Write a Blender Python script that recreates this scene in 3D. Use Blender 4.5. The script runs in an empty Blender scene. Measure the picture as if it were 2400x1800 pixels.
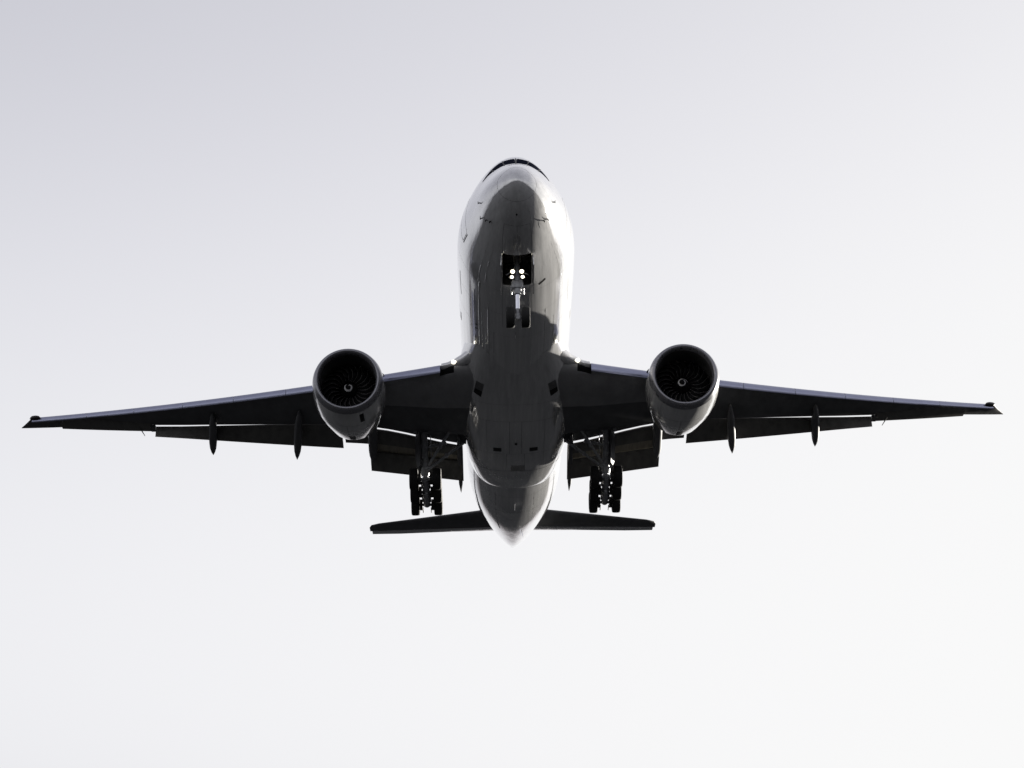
import bpy, math, random
from mathutils import Matrix, Vector
random.seed(7)
scene = bpy.context.scene
COL = scene.collection
PI = math.pi

# ------------------------------------------------------------------ camera
CAM_ELEV = math.radians(19.3)
CAM_H = 1.7
cam_data = bpy.data.cameras.new("camera")
cam_data.sensor_width = 36.0
cam_data.lens = 36.0 * 4865.03 / 2400.0
cam_data.clip_start = 0.1
cam_data.clip_end = 60000
cam = bpy.data.objects.new("camera", cam_data)
COL.objects.link(cam)
cam.location = (0, 0, CAM_H)
cam.rotation_euler = (PI / 2 + CAM_ELEV, 0, 0)
scene.camera = cam

# pose of the airliner: its own axes are X to its port side, Y from nose to tail, Z up
C_PLANE = Vector((-1.1807675, -87.97093082, -47.61894282))
RX, RY, RZ = math.radians(-22.33995923), math.radians(-0.86878821), math.radians(0.1387693)
R_PLANE = Matrix.Rotation(RZ, 3, 'Z') @ Matrix.Rotation(RX, 3, 'X') @ Matrix.Rotation(RY, 3, 'Y')
M_PLANE = Matrix.Rotation(CAM_ELEV, 3, 'X') @ R_PLANE
T_PLANE = Vector((0, 0, CAM_H)) - M_PLANE @ C_PLANE
ROOT_MATRIX = Matrix.Translation(T_PLANE) @ M_PLANE.to_4x4()

# ------------------------------------------------------------------ sun, sky, exposure
SUN_PLANE = Vector((1.0, 0.98, 0.20)).normalized()
SUN = (M_PLANE @ SUN_PLANE).normalized()
sun_el = math.asin(SUN.z)
sun_az = math.atan2(SUN.x, SUN.y)
ld = bpy.data.lights.new("sun", 'SUN')
ld.energy = 3.8
ld.angle = math.radians(0.5)
ld.color = (1.0, 0.95, 0.86)
sun = bpy.data.objects.new("sun", ld)
COL.objects.link(sun)
sun.rotation_euler = SUN.to_track_quat('Z', 'Y').to_euler()

world = bpy.data.worlds.new("World")
scene.world = world
world.use_nodes = True
nt = world.node_tree
nt.nodes.clear()
wo = nt.nodes.new("ShaderNodeOutputWorld")
bg = nt.nodes.new("ShaderNodeBackground")
sky = nt.nodes.new("ShaderNodeTexSky")
sky.sky_type = 'NISHITA'
sky.sun_disc = False
sky.sun_elevation = sun_el
sky.sun_rotation = sun_az
sky.altitude = 0
sky.air_density = 0.8
sky.dust_density = 7.0
sky.ozone_density = 3.0
hs = nt.nodes.new("ShaderNodeHueSaturation")
hs.inputs['Saturation'].default_value = 0.16
nt.links.new(sky.outputs[0], hs.inputs['Color'])
# tone shoulder on the sky colour: the bright side of the sky levels off instead of burning out, the dark side keeps a little blue
sp = nt.nodes.new("ShaderNodeSeparateColor")
cb = nt.nodes.new("ShaderNodeCombineColor")
# the haze thickens towards the horizon
tcw = nt.nodes.new("ShaderNodeTexCoord")
sxyz = nt.nodes.new("ShaderNodeSeparateXYZ")
nt.links.new(tcw.outputs['Generated'], sxyz.inputs[0])
mr = nt.nodes.new("ShaderNodeMapRange")
mr.interpolation_type = 'SMOOTHSTEP'
for k, v in (('From Min', .10), ('From Max', .52), ('To Min', 1.62), ('To Max', .74)):
    mr.inputs[k].default_value = v
nt.links.new(sxyz.outputs['Z'], mr.inputs['Value'])
hz = nt.nodes.new("ShaderNodeVectorMath")
hz.operation = 'SCALE'
nt.links.new(hs.outputs[0], hz.inputs[0])
nt.links.new(mr.outputs['Result'], hz.inputs['Scale'])
nt.links.new(hz.outputs[0], sp.inputs[0])
for ch, depth in enumerate((1.06, 1.03, 1.13)):
    m1 = nt.nodes.new("ShaderNodeMath"); m1.operation = 'MULTIPLY'; m1.inputs[1].default_value = -depth
    m2 = nt.nodes.new("ShaderNodeMath"); m2.operation = 'EXPONENT'
    m3 = nt.nodes.new("ShaderNodeMath"); m3.operation = 'SUBTRACT'; m3.inputs[0].default_value = 1.0
    m4 = nt.nodes.new("ShaderNodeMath"); m4.operation = 'MULTIPLY'; m4.inputs[1].default_value = 1.64
    nt.links.new(sp.outputs[ch], m1.inputs[0]); nt.links.new(m1.outputs[0], m2.inputs[0])
    nt.links.new(m2.outputs[0], m3.inputs[1]); nt.links.new(m3.outputs[0], m4.inputs[0])
    nt.links.new(m4.outputs[0], cb.inputs[ch])
nt.links.new(cb.outputs[0], bg.inputs[0])
bg.inputs[1].default_value = 0.15
nt.links.new(bg.outputs[0], wo.inputs[0])

vs = scene.view_settings
vs.view_transform = 'Standard'
vs.look = 'None'
vs.gamma = 1.0
vs.use_curve_mapping = False
vs.exposure = 1.95

# ------------------------------------------------------------------ materials
def principled(name, color, rough=0.5, metal=0.0, coat=0.0, coat_rough=0.03, spec=0.5):
    m = bpy.data.materials.new(name)
    m.use_nodes = True
    b = m.node_tree.nodes["Principled BSDF"]
    b.inputs['Base Color'].default_value = (*color, 1)
    b.inputs['Roughness'].default_value = rough
    b.inputs['Metallic'].default_value = metal
    b.inputs['Coat Weight'].default_value = coat
    b.inputs['Coat Roughness'].default_value = coat_rough
    b.inputs['Specular IOR Level'].default_value = spec
    return m, m.node_tree, b

def weather(nt, b, color, scale, amount, rough=None, rough_var=0.0, bump=0.0, bump_scale=(2.5, 0.12, 2.5)):
    """dirt streaks along the airflow, uneven gloss and slightly wavy skin"""
    n = nt.nodes
    tc = n.new("ShaderNodeTexCoord")
    mp = n.new("ShaderNodeMapping")
    mp.inputs['Scale'].default_value = scale
    nt.links.new(tc.outputs['Object'], mp.inputs[0])
    no = n.new("ShaderNodeTexNoise")
    no.inputs['Scale'].default_value = 1.0
    no.inputs['Detail'].default_value = 6.0
    no.inputs['Roughness'].default_value = 0.62
    nt.links.new(mp.outputs[0], no.inputs['Vector'])
    rp = n.new("ShaderNodeMapRange")
    rp.inputs['From Min'].default_value = 0.3
    rp.inputs['From Max'].default_value = 0.7
    rp.inputs['To Min'].default_value = 1.0 - amount
    rp.inputs['To Max'].default_value = 1.0
    nt.links.new(no.outputs[0], rp.inputs[0])
    mx = n.new("ShaderNodeMix")
    mx.data_type = 'RGBA'
    mx.blend_type = 'MULTIPLY'
    mx.inputs['Factor'].default_value = 1.0
    mx.inputs['A'].default_value = (*color, 1)
    nt.links.new(rp.outputs[0], mx.inputs['B'])
    nt.links.new(mx.outputs['Result'], b.inputs['Base Color'])
    if rough is not None:
        r2 = n.new("ShaderNodeMapRange")
        r2.inputs['To Min'].default_value = rough - rough_var
        r2.inputs['To Max'].default_value = rough + rough_var
        nt.links.new(no.outputs[0], r2.inputs[0])
        nt.links.new(r2.outputs[0], b.inputs['Roughness'])
    if bump:
        m2 = n.new("ShaderNodeMapping")
        m2.inputs['Scale'].default_value = bump_scale
        nt.links.new(tc.outputs['Object'], m2.inputs[0])
        n2 = n.new("ShaderNodeTexNoise")
        n2.inputs['Scale'].default_value = 1.0
        n2.inputs['Detail'].default_value = 3.0
        nt.links.new(m2.outputs[0], n2.inputs['Vector'])
        bu = n.new("ShaderNodeBump")
        bu.inputs['Strength'].default_value = 1.0
        bu.inputs['Distance'].default_value = bump
        nt.links.new(n2.outputs[0], bu.inputs['Height'])
        nt.links.new(bu.outputs[0], b.inputs['Normal'])
        nt.links.new(bu.outputs[0], b.inputs['Coat Normal'])

MAT = {}
def mk(key, name, color, rough=.5, metal=0., coat=0., amount=.25, scale=(3, .35, 3), bump=0., rv=.05, bs=(2.5, .12, 2.5), spec=.5, cr=.03):
    m, t, b = principled(name, color, rough, metal, coat, cr, spec)
    weather(t, b, color, scale, amount, rough, rv, bump, bs)
    MAT[key] = m
mk('paint', "white_gloss_paint", (.72, .72, .73), .11, .44, 1.0, .26, (4.5, .12, 4.5), .014)
mk('fair', "pale_grey_gloss_paint", (.45, .455, .46), .22, .3, 1.0, .3, (2.2, .2, 2.2), .012)
mk('cowl', "engine_cowl_paint", (.66, .66, .66), .18, .36, 1.0, .22, (3, .4, 3), .010, bs=(3, .5, 3))
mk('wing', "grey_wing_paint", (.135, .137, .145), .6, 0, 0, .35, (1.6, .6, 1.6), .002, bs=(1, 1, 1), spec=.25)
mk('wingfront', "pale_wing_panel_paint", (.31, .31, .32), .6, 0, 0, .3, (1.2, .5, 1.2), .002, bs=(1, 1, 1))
mk('flap', "grey_flap_paint", (.155, .15, .14), .55, 0, 0, .45, (2.5, .5, 2.5), .004, bs=(1, 1, 1))
mk('flaplit', "beige_sunlit_flap_band", (.34, .31, .25), .5, 0, 0, .4, (6, .5, 3), .002, bs=(1, 1, 1))
mk('slat', "grey_blue_slat_metal", (.31, .325, .44), .30, .8, 0, .12, (1, 3, 3), .002, bs=(1, 1, 1))
mk('lip', "grey_inlet_metal", (.24, .24, .26), .28, .65, 0, .12, (3, 3, 3), 0)
mk('liner', "dark_inlet_liner", (.05, .05, .052), .5, 0, 0, .3, (4, 4, 4), 0)
mk('blade', "dark_composite_blade", (.02, .02, .022), .35, .2, 0, .2, (6, 6, 6), 0)
mk('edge', "titanium_blade_edge", (.48, .47, .46), .4, .9, 0, .2, (6, 6, 6), 0)
mk('black', "black_paint", (.012, .012, .013), .4, 0, 0, .2, (6, 6, 6), 0, spec=.06)
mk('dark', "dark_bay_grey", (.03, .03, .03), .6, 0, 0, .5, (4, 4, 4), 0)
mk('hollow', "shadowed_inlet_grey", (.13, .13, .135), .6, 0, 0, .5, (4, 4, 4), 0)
mk('hatch', "stained_hatch_paint", (.30, .29, .28), .4, .2, .5, .6, (6, 1.5, 3), .004, bs=(6, 1, 1))
mk('seam', "dark_panel_seam", (.10, .10, .105), .6, 0, 0, .4, (5, 5, 5), 0, spec=.1)
mk('gear', "grey_gear_enamel", (.42, .43, .45), .4, .15, .2, .45, (7, 7, 7), 0)
mk('chrome', "chromed_piston", (.75, .76, .82), .12, 1.0, 0, .08, (7, 7, 7), 0)
mk('tyre', "black_tyre_rubber", (.007, .007, .007), .8, 0, 0, .4, (8, 8, 8), 0)
mk('rim', "grey_wheel_rim", (.35, .35, .36), .4, .5, 0, .4, (9, 9, 9), 0)
mk('mark', "white_marking_paint", (.88, .88, .88), .45, 0, 0, .05, (5, 5, 5), 0)
m, t, b = principled("cockpit_glass", (.012, .014, .024), .3, 0, 0, .02, .0)
MAT['glass'] = m
m, t, b = principled("nav_lens", (.012, .011, .012), .25, 0, 0, .02, .2)
MAT['lens'] = m
def lamp_mat(name, col, s):
    m, t, b = principled(name, (.8, .8, .8), .1)
    b.inputs['Emission Color'].default_value = (*col, 1)
    b.inputs['Emission Strength'].default_value = s
    return m
MAT['warm'] = lamp_mat("landing_lamp_reflector_glow", (1, .78, .42), .16)
MAT['lamp'] = lamp_mat("landing_lamp_lit", (1, .93, .76), 1.3)

# ------------------------------------------------------------------ mesh helpers
class MB:
    def __init__(self):
        self.v = []; self.f = []; self.m = []; self.mats = []
    def slot(self, key):
        if key not in self.mats: self.mats.append(key)
        return self.mats.index(key)
    def add(self, verts, faces, key):
        s = self.slot(key); o = len(self.v)
        self.v += [tuple(p) for p in verts]
        for f in faces:
            self.f.append([i + o for i in f]); self.m.append(s)
    def loft(self, rings, key, closed=True, cap0=False, cap1=False, skip=None):
        n = len(rings[0]); V = [p for r in rings for p in r]; F = []
        for i in range(len(rings) - 1):
            for j in range(n if closed else n - 1):
                if skip and skip(i, j): continue
                k = (j + 1) % n
                F.append((i * n + j, i * n + k, (i + 1) * n + k, (i + 1) * n + j))
        if cap0: F.append(tuple(range(n - 1, -1, -1)))
        if cap1: F.append(tuple((len(rings) - 1) * n + j for j in range(n)))
        self.add(V, F, key)
    def tube(self, p0, p1, r0, r1, key, n=14, caps=True):
        p0 = Vector(p0); p1 = Vector(p1); d = (p1 - p0).normalized()
        a = d.cross(Vector((0, 0, 1)) if abs(d.z) < .9 else Vector((1, 0, 0))).normalized(); b2 = d.cross(a)
        R = [[p + (a * math.cos(2 * PI * k / n) + b2 * math.sin(2 * PI * k / n)) * r for k in range(n)] for p, r in ((p0, r0), (p1, r1))]
        self.loft(R, key, True, caps, caps)
    def path(self, pts, radii, key, n=10):
        for i in range(len(pts) - 1):
            self.tube(pts[i], pts[i + 1], radii[i], radii[i + 1], key, n)
    def box(self, lo, hi, key, bev=0.0):
        (x0, y0, z0), (x1, y1, z1) = lo, hi
        b2 = min(bev, (x1 - x0) * .45, (y1 - y0) * .45)
        def ring(z, k):
            return [(x0 + k, y0 + b2, z), (x0 + b2, y0 + k, z), (x1 - b2, y0 + k, z), (x1 - k, y0 + b2, z), (x1 - k, y1 - b2, z), (x1 - b2, y1 - k, z), (x0 + b2, y1 - k, z), (x0 + k, y1 - b2, z)]
        if b2 > 0:
            bz = min(bev, (z1 - z0) * .45)
            rings = [[((x0 + x1) / 2 + (px - (x0 + x1) / 2) * .93, (y0 + y1) / 2 + (py - (y0 + y1) / 2) * .93, z0) for px, py, _ in ring(z0, 0)], ring(z0 + bz, 0), ring(z1 - bz, 0),
                     [((x0 + x1) / 2 + (px - (x0 + x1) / 2) * .93, (y0 + y1) / 2 + (py - (y0 + y1) / 2) * .93, z1) for px, py, _ in ring(z1, 0)]]
            self.loft(rings, key, True, True, True)
        else:
            V = [(x0, y0, z0), (x1, y0, z0), (x1, y1, z0), (x0, y1, z0), (x0, y0, z1), (x1, y0, z1), (x1, y1, z1), (x0, y1, z1)]
            self.add(V, [(0, 3, 2, 1), (4, 5, 6, 7), (0, 1, 5, 4), (1, 2, 6, 5), (2, 3, 7, 6), (3, 0, 4, 7)], key)
    def lathe_y(self, prof, c, key, n=64, cap0=False, cap1=False):
        self.loft([[(c[0] + r * math.sin(2 * PI * k / n), c[1] + y, c[2] + r * math.cos(2 * PI * k / n)) for k in range(n)] for y, r in prof], key, True, cap0, cap1)
    def lathe_x(self, prof, c, key, n=40, cap0=False, cap1=False):
        self.loft([[(c[0] + x, c[1] + r * math.sin(2 * PI * k / n), c[2] + r * math.cos(2 * PI * k / n)) for k in range(n)] for x, r in prof], key, True, cap0, cap1)
    def ribbon(self, fn, pts, width, off, key, closed=False, sub=6):
        """a thin raised strip along a poly-line on the surface fn(u, v)"""
        P = []
        q = pts + [pts[0]] if closed else pts
        for i in range(len(q) - 1):
            for k in range(sub):
                s = k / sub
                P.append((q[i][0] * (1 - s) + q[i + 1][0] * s, q[i][1] * (1 - s) + q[i + 1][1] * s))
        P.append(q[-1])
        W = [Vector(fn(*p)) for p in P]; N = [surf_normal(fn, *p) for p in P]
        L, Rr = [], []
        for i in range(len(P)):
            a = W[max(i - 1, 0)]; c = W[min(i + 1, len(P) - 1)]
            d = (c - a).normalized(); s = d.cross(N[i]).normalized()
            L.append(W[i] + N[i] * off + s * width / 2); Rr.append(W[i] + N[i] * off - s * width / 2)
        self.loft([L, Rr], key, False)
    def patch(self, fn, corners, nu, nv, off, key):
        """a four-cornered panel lying on the surface: corners (u,v) in order"""
        A, B, Cc, D = corners; rings = []
        for i in range(nu + 1):
            s = i / nu; r = []
            for j in range(nv + 1):
                t = j / nv
                u = (A[0] * (1 - s) + B[0] * s) * (1 - t) + (D[0] * (1 - s) + Cc[0] * s) * t
                v = (A[1] * (1 - s) + B[1] * s) * (1 - t) + (D[1] * (1 - s) + Cc[1] * s) * t
                r.append(Vector(fn(u, v)) + surf_normal(fn, u, v) * off)
            rings.append(r)
        self.loft(rings, key, False)
    def build(self, name, parent, smooth=32, fix=True, label=None):
        me = bpy.data.meshes.new(name)
        me.from_pydata([tuple(p) for p in self.v], [], self.f)
        for k in self.mats: me.materials.append(MAT[k])
        me.polygons.foreach_set("material_index", self.m)
        me.polygons.foreach_set("use_smooth", [True] * len(me.polygons))
        if fix:
            import bmesh
            bm = bmesh.new(); bm.from_mesh(me)
            bmesh.ops.recalc_face_normals(bm, faces=bm.faces)
            bm.to_mesh(me); bm.free()
        me.update()
        me.set_sharp_from_angle(angle=math.radians(smooth))
        o = bpy.data.objects.new(name, me)
        COL.objects.link(o)
        if parent is not None: o.parent = parent
        if label: o['label'] = label
        return o

def surf_normal(fn, u, v):
    e = 1e-3
    a = Vector(fn(u + e, v)) - Vector(fn(u - e, v)); b2 = Vector(fn(u, v + e)) - Vector(fn(u, v - e))
    n = a.cross(b2).normalized()
    return -n if n.dot(NREF(fn, u, v)) < 0 else n
def NREF(fn, u, v):
    p = Vector(fn(u, v))
    return Vector((p.x, -.3, p.z - max(0, min(1.1, (p.y - 45) * .075))))

def pchip(xs, ys):
    n = len(xs); h = [xs[i + 1] - xs[i] for i in range(n - 1)]; d = [(ys[i + 1] - ys[i]) / h[i] for i in range(n - 1)]
    m = [0] * n; m[0] = d[0]; m[-1] = d[-1]
    for i in range(1, n - 1):
        if d[i - 1] * d[i] > 0:
            w1 = 2 * h[i] + h[i - 1]; w2 = h[i] + 2 * h[i - 1]; m[i] = (w1 + w2) / (w1 / d[i - 1] + w2 / d[i])
    def f(x):
        if x <= xs[0]: return ys[0]
        if x >= xs[-1]: return ys[-1]
        i = 0
        while x > xs[i + 1]: i += 1
        t = (x - xs[i]) / h[i]
        return ys[i] * (1 + 2 * t) * (1 - t) ** 2 + h[i] * m[i] * t * (1 - t) ** 2 + ys[i + 1] * t * t * (3 - 2 * t) + h[i] * m[i + 1] * t * t * (t - 1)
    return f
def lin(tab):
    def f(x):
        if x <= tab[0][0]: return tab[0][1]
        for (a, p), (c, q) in zip(tab, tab[1:]):
            if x <= c: return p + (q - p) * (x - a) / (c - a)
        return tab[-1][1]
    return f

# ------------------------------------------------------------------ ground (never in frame, lights and mirrors in the belly)
def ground():
    m, t, b = principled("dark_airfield_grass", (.03, .03, .025), 1.0, spec=0.0)
    n = t.nodes
    tc = n.new("ShaderNodeTexCoord"); no = n.new("ShaderNodeTexNoise")
    no.inputs['Scale'].default_value = .02; no.inputs['Detail'].default_value = 8
    t.links.new(tc.outputs['Object'], no.inputs['Vector'])
    cr = n.new("ShaderNodeValToRGB")
    cr.color_ramp.elements[0].position = .3; cr.color_ramp.elements[0].color = (.019, .020, .022, 1)
    cr.color_ramp.elements[1].position = .7; cr.color_ramp.elements[1].color = (.038, .039, .041, 1)
    t.links.new(no.outputs[0], cr.inputs[0]); t.links.new(cr.outputs[0], b.inputs['Base Color'])
    MAT['ground'] = m
    g = MB()
    nseg = 72
    radii = [0, 60, 200, 800, 3000, 12000, 40000]
    V = [(0, 0, 0)]; F = []
    for r in radii[1:]:
        V += [(r * math.cos(2 * PI * k / nseg), r * math.sin(2 * PI * k / nseg), 0) for k in range(nseg)]
    for k in range(nseg): F.append((0, 1 + k, 1 + (k + 1) % nseg))
    for i in range(len(radii) - 2):
        for k in range(nseg):
            a = 1 + i * nseg; c = a + nseg; k2 = (k + 1) % nseg
            F.append((a + k, c + k, c + k2, a + k2))
    g.add(V, F, 'ground')
    o = g.build("ground", None)
    o['kind'] = 'structure'
    o['label'] = 'flat dark grass airfield below the landing airliner'
ground()

# ------------------------------------------------------------------ the airliner
plane = bpy.data.objects.new("airliner", None)
COL.objects.link(plane)
plane.matrix_world = ROOT_MATRIX
plane['label'] = 'white twin-engine jet airliner on final approach with landing gear down and landing lights lit'
plane['category'] = 'airplane'

# ---- fuselage surface
ST = [(0,0,-.85,-.85,-.85),(.06,.24,-.63,-1.09,-.85),(.25,.52,-.33,-1.35,-.85),(.6,.87,.03,-1.67,-.83),(1.2,1.26,.47,-2.03,-.8),(2,1.60,.97,-2.36,-.74),(2.8,1.85,1.48,-2.58,-.66),(3.5,2.02,2.03,-2.72,-.58),(4.2,2.20,2.64,-2.83,-.48),(5.2,2.46,3.1,-2.93,-.34),(6.5,2.77,3.31,-3.03,-.19),(8,3.0,3.32,-3.08,-.06),(10,3.08,3.23,-3.1,0),(14,3.1,3.12,-3.1,0),
(41,3.1,3.1,-3.1,0),(44,3.04,3.1,-2.97,.06),(48,2.76,3.1,-2.42,.3),(52,2.32,3.05,-1.65,.7),(56,1.68,2.8,-.85,1.0),(60,.84,2.3,0.0,1.15),(62,.36,1.75,.5,1.12),(62.92,.08,1.3,.85,1.08)]
SS = [math.sqrt(r[0]) for r in ST]
def fair_curve(xs, ys, win=.30, n=420):
    """a fairer curve through the stations: a tight spline smoothed twice"""
    f = pchip(xs, ys); x1 = xs[-1]
    ext = lambda x: f(x) if 0 <= x <= x1 else (2 * f(0) - f(-x) if x < 0 else 2 * f(x1) - f(2 * x1 - x))
    h = x1 / n; k = max(1, int(win / h / 2))
    v = [ext(i * h) for i in range(-3 * k, n + 3 * k + 1)]
    for _ in range(3):
        v = [sum(v[i - k:i + k + 1]) / (2 * k + 1) for i in range(k, len(v) - k)]
    def g(x):
        q = min(max(x / h, 0), n - 1e-9); i = int(q); t = q - i
        return v[i] * (1 - t) + v[i + 1] * t
    return g
fw, ft, fb, fc = [fair_curve(SS, [r[k] for r in ST]) for k in (1, 2, 3, 4)]
def fus(Y, t):
    s = math.sqrt(max(Y, 0)); w, a, b2, c = fw(s), ft(s), fb(s), fc(s)
    ct = math.cos(t); st = math.sin(t)
    if ct < 0 and Y < 9:
        q = .3 * (1 - (Y / 9) ** 2); st *= 1 - q * ct * ct * (1 - .35 * ct * ct)
    return (w * st, Y, c - (a - c) * ct if ct < 0 else c - (c - b2) * ct)
def fusd(Y, deg): return fus(Y, math.radians(deg))

BAY0, BAY1, BAYT = 4.33, 7.4, 16.8
def bayd(y, d):
    # keep the sides of the nose gear bay parallel: pull the bay columns to a fixed half width
    if y < 3.0 or y > 10 or abs(d) > 60: return d
    k = min(1, max(0, (y - 3.0) / 1.2), max(0, (10 - y) / 2.2))
    a = math.degrees(math.asin(min(.9, .725 / fw(math.sqrt(y)))))
    sc = BAYT + (a - BAYT) * k
    if abs(d) <= BAYT: return d * sc / BAYT
    return math.copysign(sc + (abs(d) - BAYT) * (60 - sc) / (60 - BAYT), d)
def build_fuselage():
    g = MB()
    Ys = [.0005, .004, .012, .03, .06, .1, .16] + [.25 + .1 * i for i in range(20)] + [2.2 + .14 * i for i in range(28)]
    Ys += [6.1 + .25 * i for i in range(16)] + [10.2 + .8 * i for i in range(39)] + [41.5 + .4 * i for i in range(50)] + [61.6, 61.9, 62.2, 62.5, 62.7, 62.85, 62.92]
    Ys += [BAY0, BAY1]
    Ys = sorted(set(round(y, 4) for y in Ys))
    Ys = [y for i, y in enumerate(Ys) if i == 0 or y - Ys[i - 1] > .0025]
    degs = sorted(set([BAYT * k / 4 for k in range(-4, 5)] + [BAYT + (180 - BAYT) * k / 46 for k in range(1, 47)] + [-BAYT - (180 - BAYT) * k / 46 for k in range(1, 46)]))
    rings = [[fusd(y, bayd(y, d)) for d in degs] for y in Ys]
    nd = len(degs)
    def skip(i, j):
        return BAY0 - .01 < Ys[i] < BAY1 - .01 and abs(degs[j]) < BAYT + .1 and j < nd - 1 and abs(degs[j + 1]) < BAYT + .1
    g.loft(rings, 'paint', True, True, True, skip)
    # nose gear bay: walls and ceiling of a real recess
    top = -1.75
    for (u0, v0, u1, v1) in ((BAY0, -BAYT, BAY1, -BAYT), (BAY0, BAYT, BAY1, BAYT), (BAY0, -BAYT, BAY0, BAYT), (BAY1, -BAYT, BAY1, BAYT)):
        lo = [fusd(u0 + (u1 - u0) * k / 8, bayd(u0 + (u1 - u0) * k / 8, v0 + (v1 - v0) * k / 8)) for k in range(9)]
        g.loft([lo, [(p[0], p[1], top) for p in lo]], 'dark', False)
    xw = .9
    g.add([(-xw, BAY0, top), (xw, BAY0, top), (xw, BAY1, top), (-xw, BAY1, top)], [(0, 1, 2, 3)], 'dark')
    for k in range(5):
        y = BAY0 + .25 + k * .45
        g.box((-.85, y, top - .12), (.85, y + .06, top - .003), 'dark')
    # panel seams
    W = .013
    g.ribbon(fusd, [(.70, a) for a in range(-180, 181, 12)], .012, .003, 'seam')
    g.ribbon(fusd, [(2.05, -23), (3.0, -22.0), (BAY0, bayd(BAY0, -BAYT))], W, .003, 'seam')
    g.ribbon(fusd, [(2.05, 23), (3.0, 22.0), (BAY0, bayd(BAY0, BAYT))], W, .003, 'seam')
    g.ribbon(fusd, [(2.05, -23), (2.05, 23)], W, .003, 'seam')
    g.ribbon(fusd, [(2.05, 0), (BAY0, 0)], W, .0035, 'seam')
    for s in (-1, 1):                                      # edge of the bay and passenger doors
        g.ribbon(fusd, [(7.4, s * 14.5), (12.6, s * 13.5)], .012, .003, 'seam')
        for (y0, y1) in ((5.55, 6.65), (15.4, 16.5), (34.8, 35.9), (48.6, 49.6)):
            yy = (y0 + y1) / 2
            g.ribbon(fusd, [(y0 + .1, s * 76), (y0, s * 80), (y0, s * 108), (y0 + .1, s * 112), (y1 - .1, s * 112), (y1, s * 108), (y1, s * 80), (y1 - .1, s * 76)], .03, .003, 'seam', True)
            g.ribbon(fusd, [(y0 + .05, s * 74), (y1 - .05, s * 74)], .07, .004, 'seam')
        g.ribbon(fusd, [(39.5, s * 24), (47, s * 24)], .02, .003, 'seam')
        g.ribbon(fusd, [(45.0, s * 62), (51.0, s * 60)], .025, .003, 'seam')
        g.ribbon(fusd, [(51.0, s * 60), (51.0, s * 80)], .02, .003, 'seam')
    # raised skin laps along the belly: their rounded edges catch the horizon
    rnd = random.Random(3)
    for (ang, y0, y1, r) in ((-46, 9.5, 17.2, .014), (-39.5, 8.2, 18.0, .02), (-36, 11.5, 17.6, .012), (-29, 10.6, 16.6, .02), (-31.5, 14.0, 18.0, .012), (-24, 13.5, 17.5, .008), (12.5, 8.5, 13.0, .013), (14.5, 14.0, 18.6, .012), (29.5, 11.0, 18.8, .016), (40, 12.5, 17.0, .012), (-33, 4.6, 8.0, .010), (-41, 4.0, 8.4, .012), (-18, 3.0, 4.4, .007), (-52, 9.0, 15.0, .008), (27, 1.1, 2.4, .012), (38, 2.2, 3.0, .010), (48, 4.5, 8.5, .007)):
        n = int((y1 - y0) / .22) + 2; L = []
        for k in range(n):
            y = y0 + (y1 - y0) * k / (n - 1); p = Vector(fusd(y, ang)); nn = surf_normal(fusd, y, ang)
            sd = Vector((nn.z, 0, -nn.x)).normalized(); q = (1.7 if ang < 0 else .8) * r * rnd.choice((.2, .6, 1, 1, 1.3))
            if k in (0, n - 1): q *= .1
            L.append([p + sd * q * 1.2 - nn * .002, p + sd * q * .7 + nn * q * .75, p + nn * q, p - sd * q * .7 + nn * q * .75, p - sd * q * 1.2 - nn * .002])
        g.loft(L, 'paint', False)
    g.ribbon(fusd, [(9.9, 112), (9.9, 62), (12.6, 62), (12.6, 112)], .025, .003, 'seam', True)
    g.ribbon(fusd, [(9.9, -72), (12.6, -70)], .05, .004, 'seam')
    for y in (39.9, 43.3, 58.3, 60.6):
        g.ribbon(fusd, [(y, a) for a in range(-90, 91, 10)], .018, .003, 'seam')
    for y in (8.2, 11.0, 13.8):
        g.ribbon(fusd, [(y, a) for a in range(-100, 101, 10)], .010, .002, 'seam')
    return g.build("fuselage", plane, 40, label='white glossy tube with dark belly reflection')
fuselage = build_fuselage()

# ---- cockpit windows
WB = [(2.30, 180), (2.38, 170), (2.63, 160), (2.92, 145), (3.16, 138), (3.40, 131), (3.74, 121.6)]
WT = [(3.72, 180), (3.75, 169), (3.96, 156), (4.02, 147), (4.0, 139), (3.92, 130.3), (3.78, 122)]
wb = pchip([180 - p[1] for p in WB], [p[0] for p in WB])
wt = pchip([180 - p[1] for p in WT], [p[0] for p in WT])
for s in (-1, 1):
    for (a0, a1) in ((.9, 21.0), (21.9, 40.0), (40.9, 58.4)):
        g = MB()
        rings = []
        for i in range(13):
            a = a0 + (a1 - a0) * i / 12; lo, hi = wb(a), wt(a)
            rings.append([Vector(fusd(lo + (hi - lo) * k / 5, s * (180 - a))) + surf_normal(fusd, lo + (hi - lo) * k / 5, s * (180 - a)) * (.012 if 0 < k < 5 and 0 < i < 12 else -.004) for k in range(6)])
        g.loft(rings, 'glass', False)
        g.build("cockpit_window", fuselage, 50)
    # posts between the panes
for a, s, w in ((21.45, -1, .05), (40.45, -1, .05), (21.45, 1, .05), (40.45, 1, .05), (0, 1, .06)):
    g = MB()
    g.ribbon(fusd, [(wb(a), s * (180 - a)), (wt(a), s * (180 - a))], w, .014, 'black')
    g.build("window_post", fuselage, 50)

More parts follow.
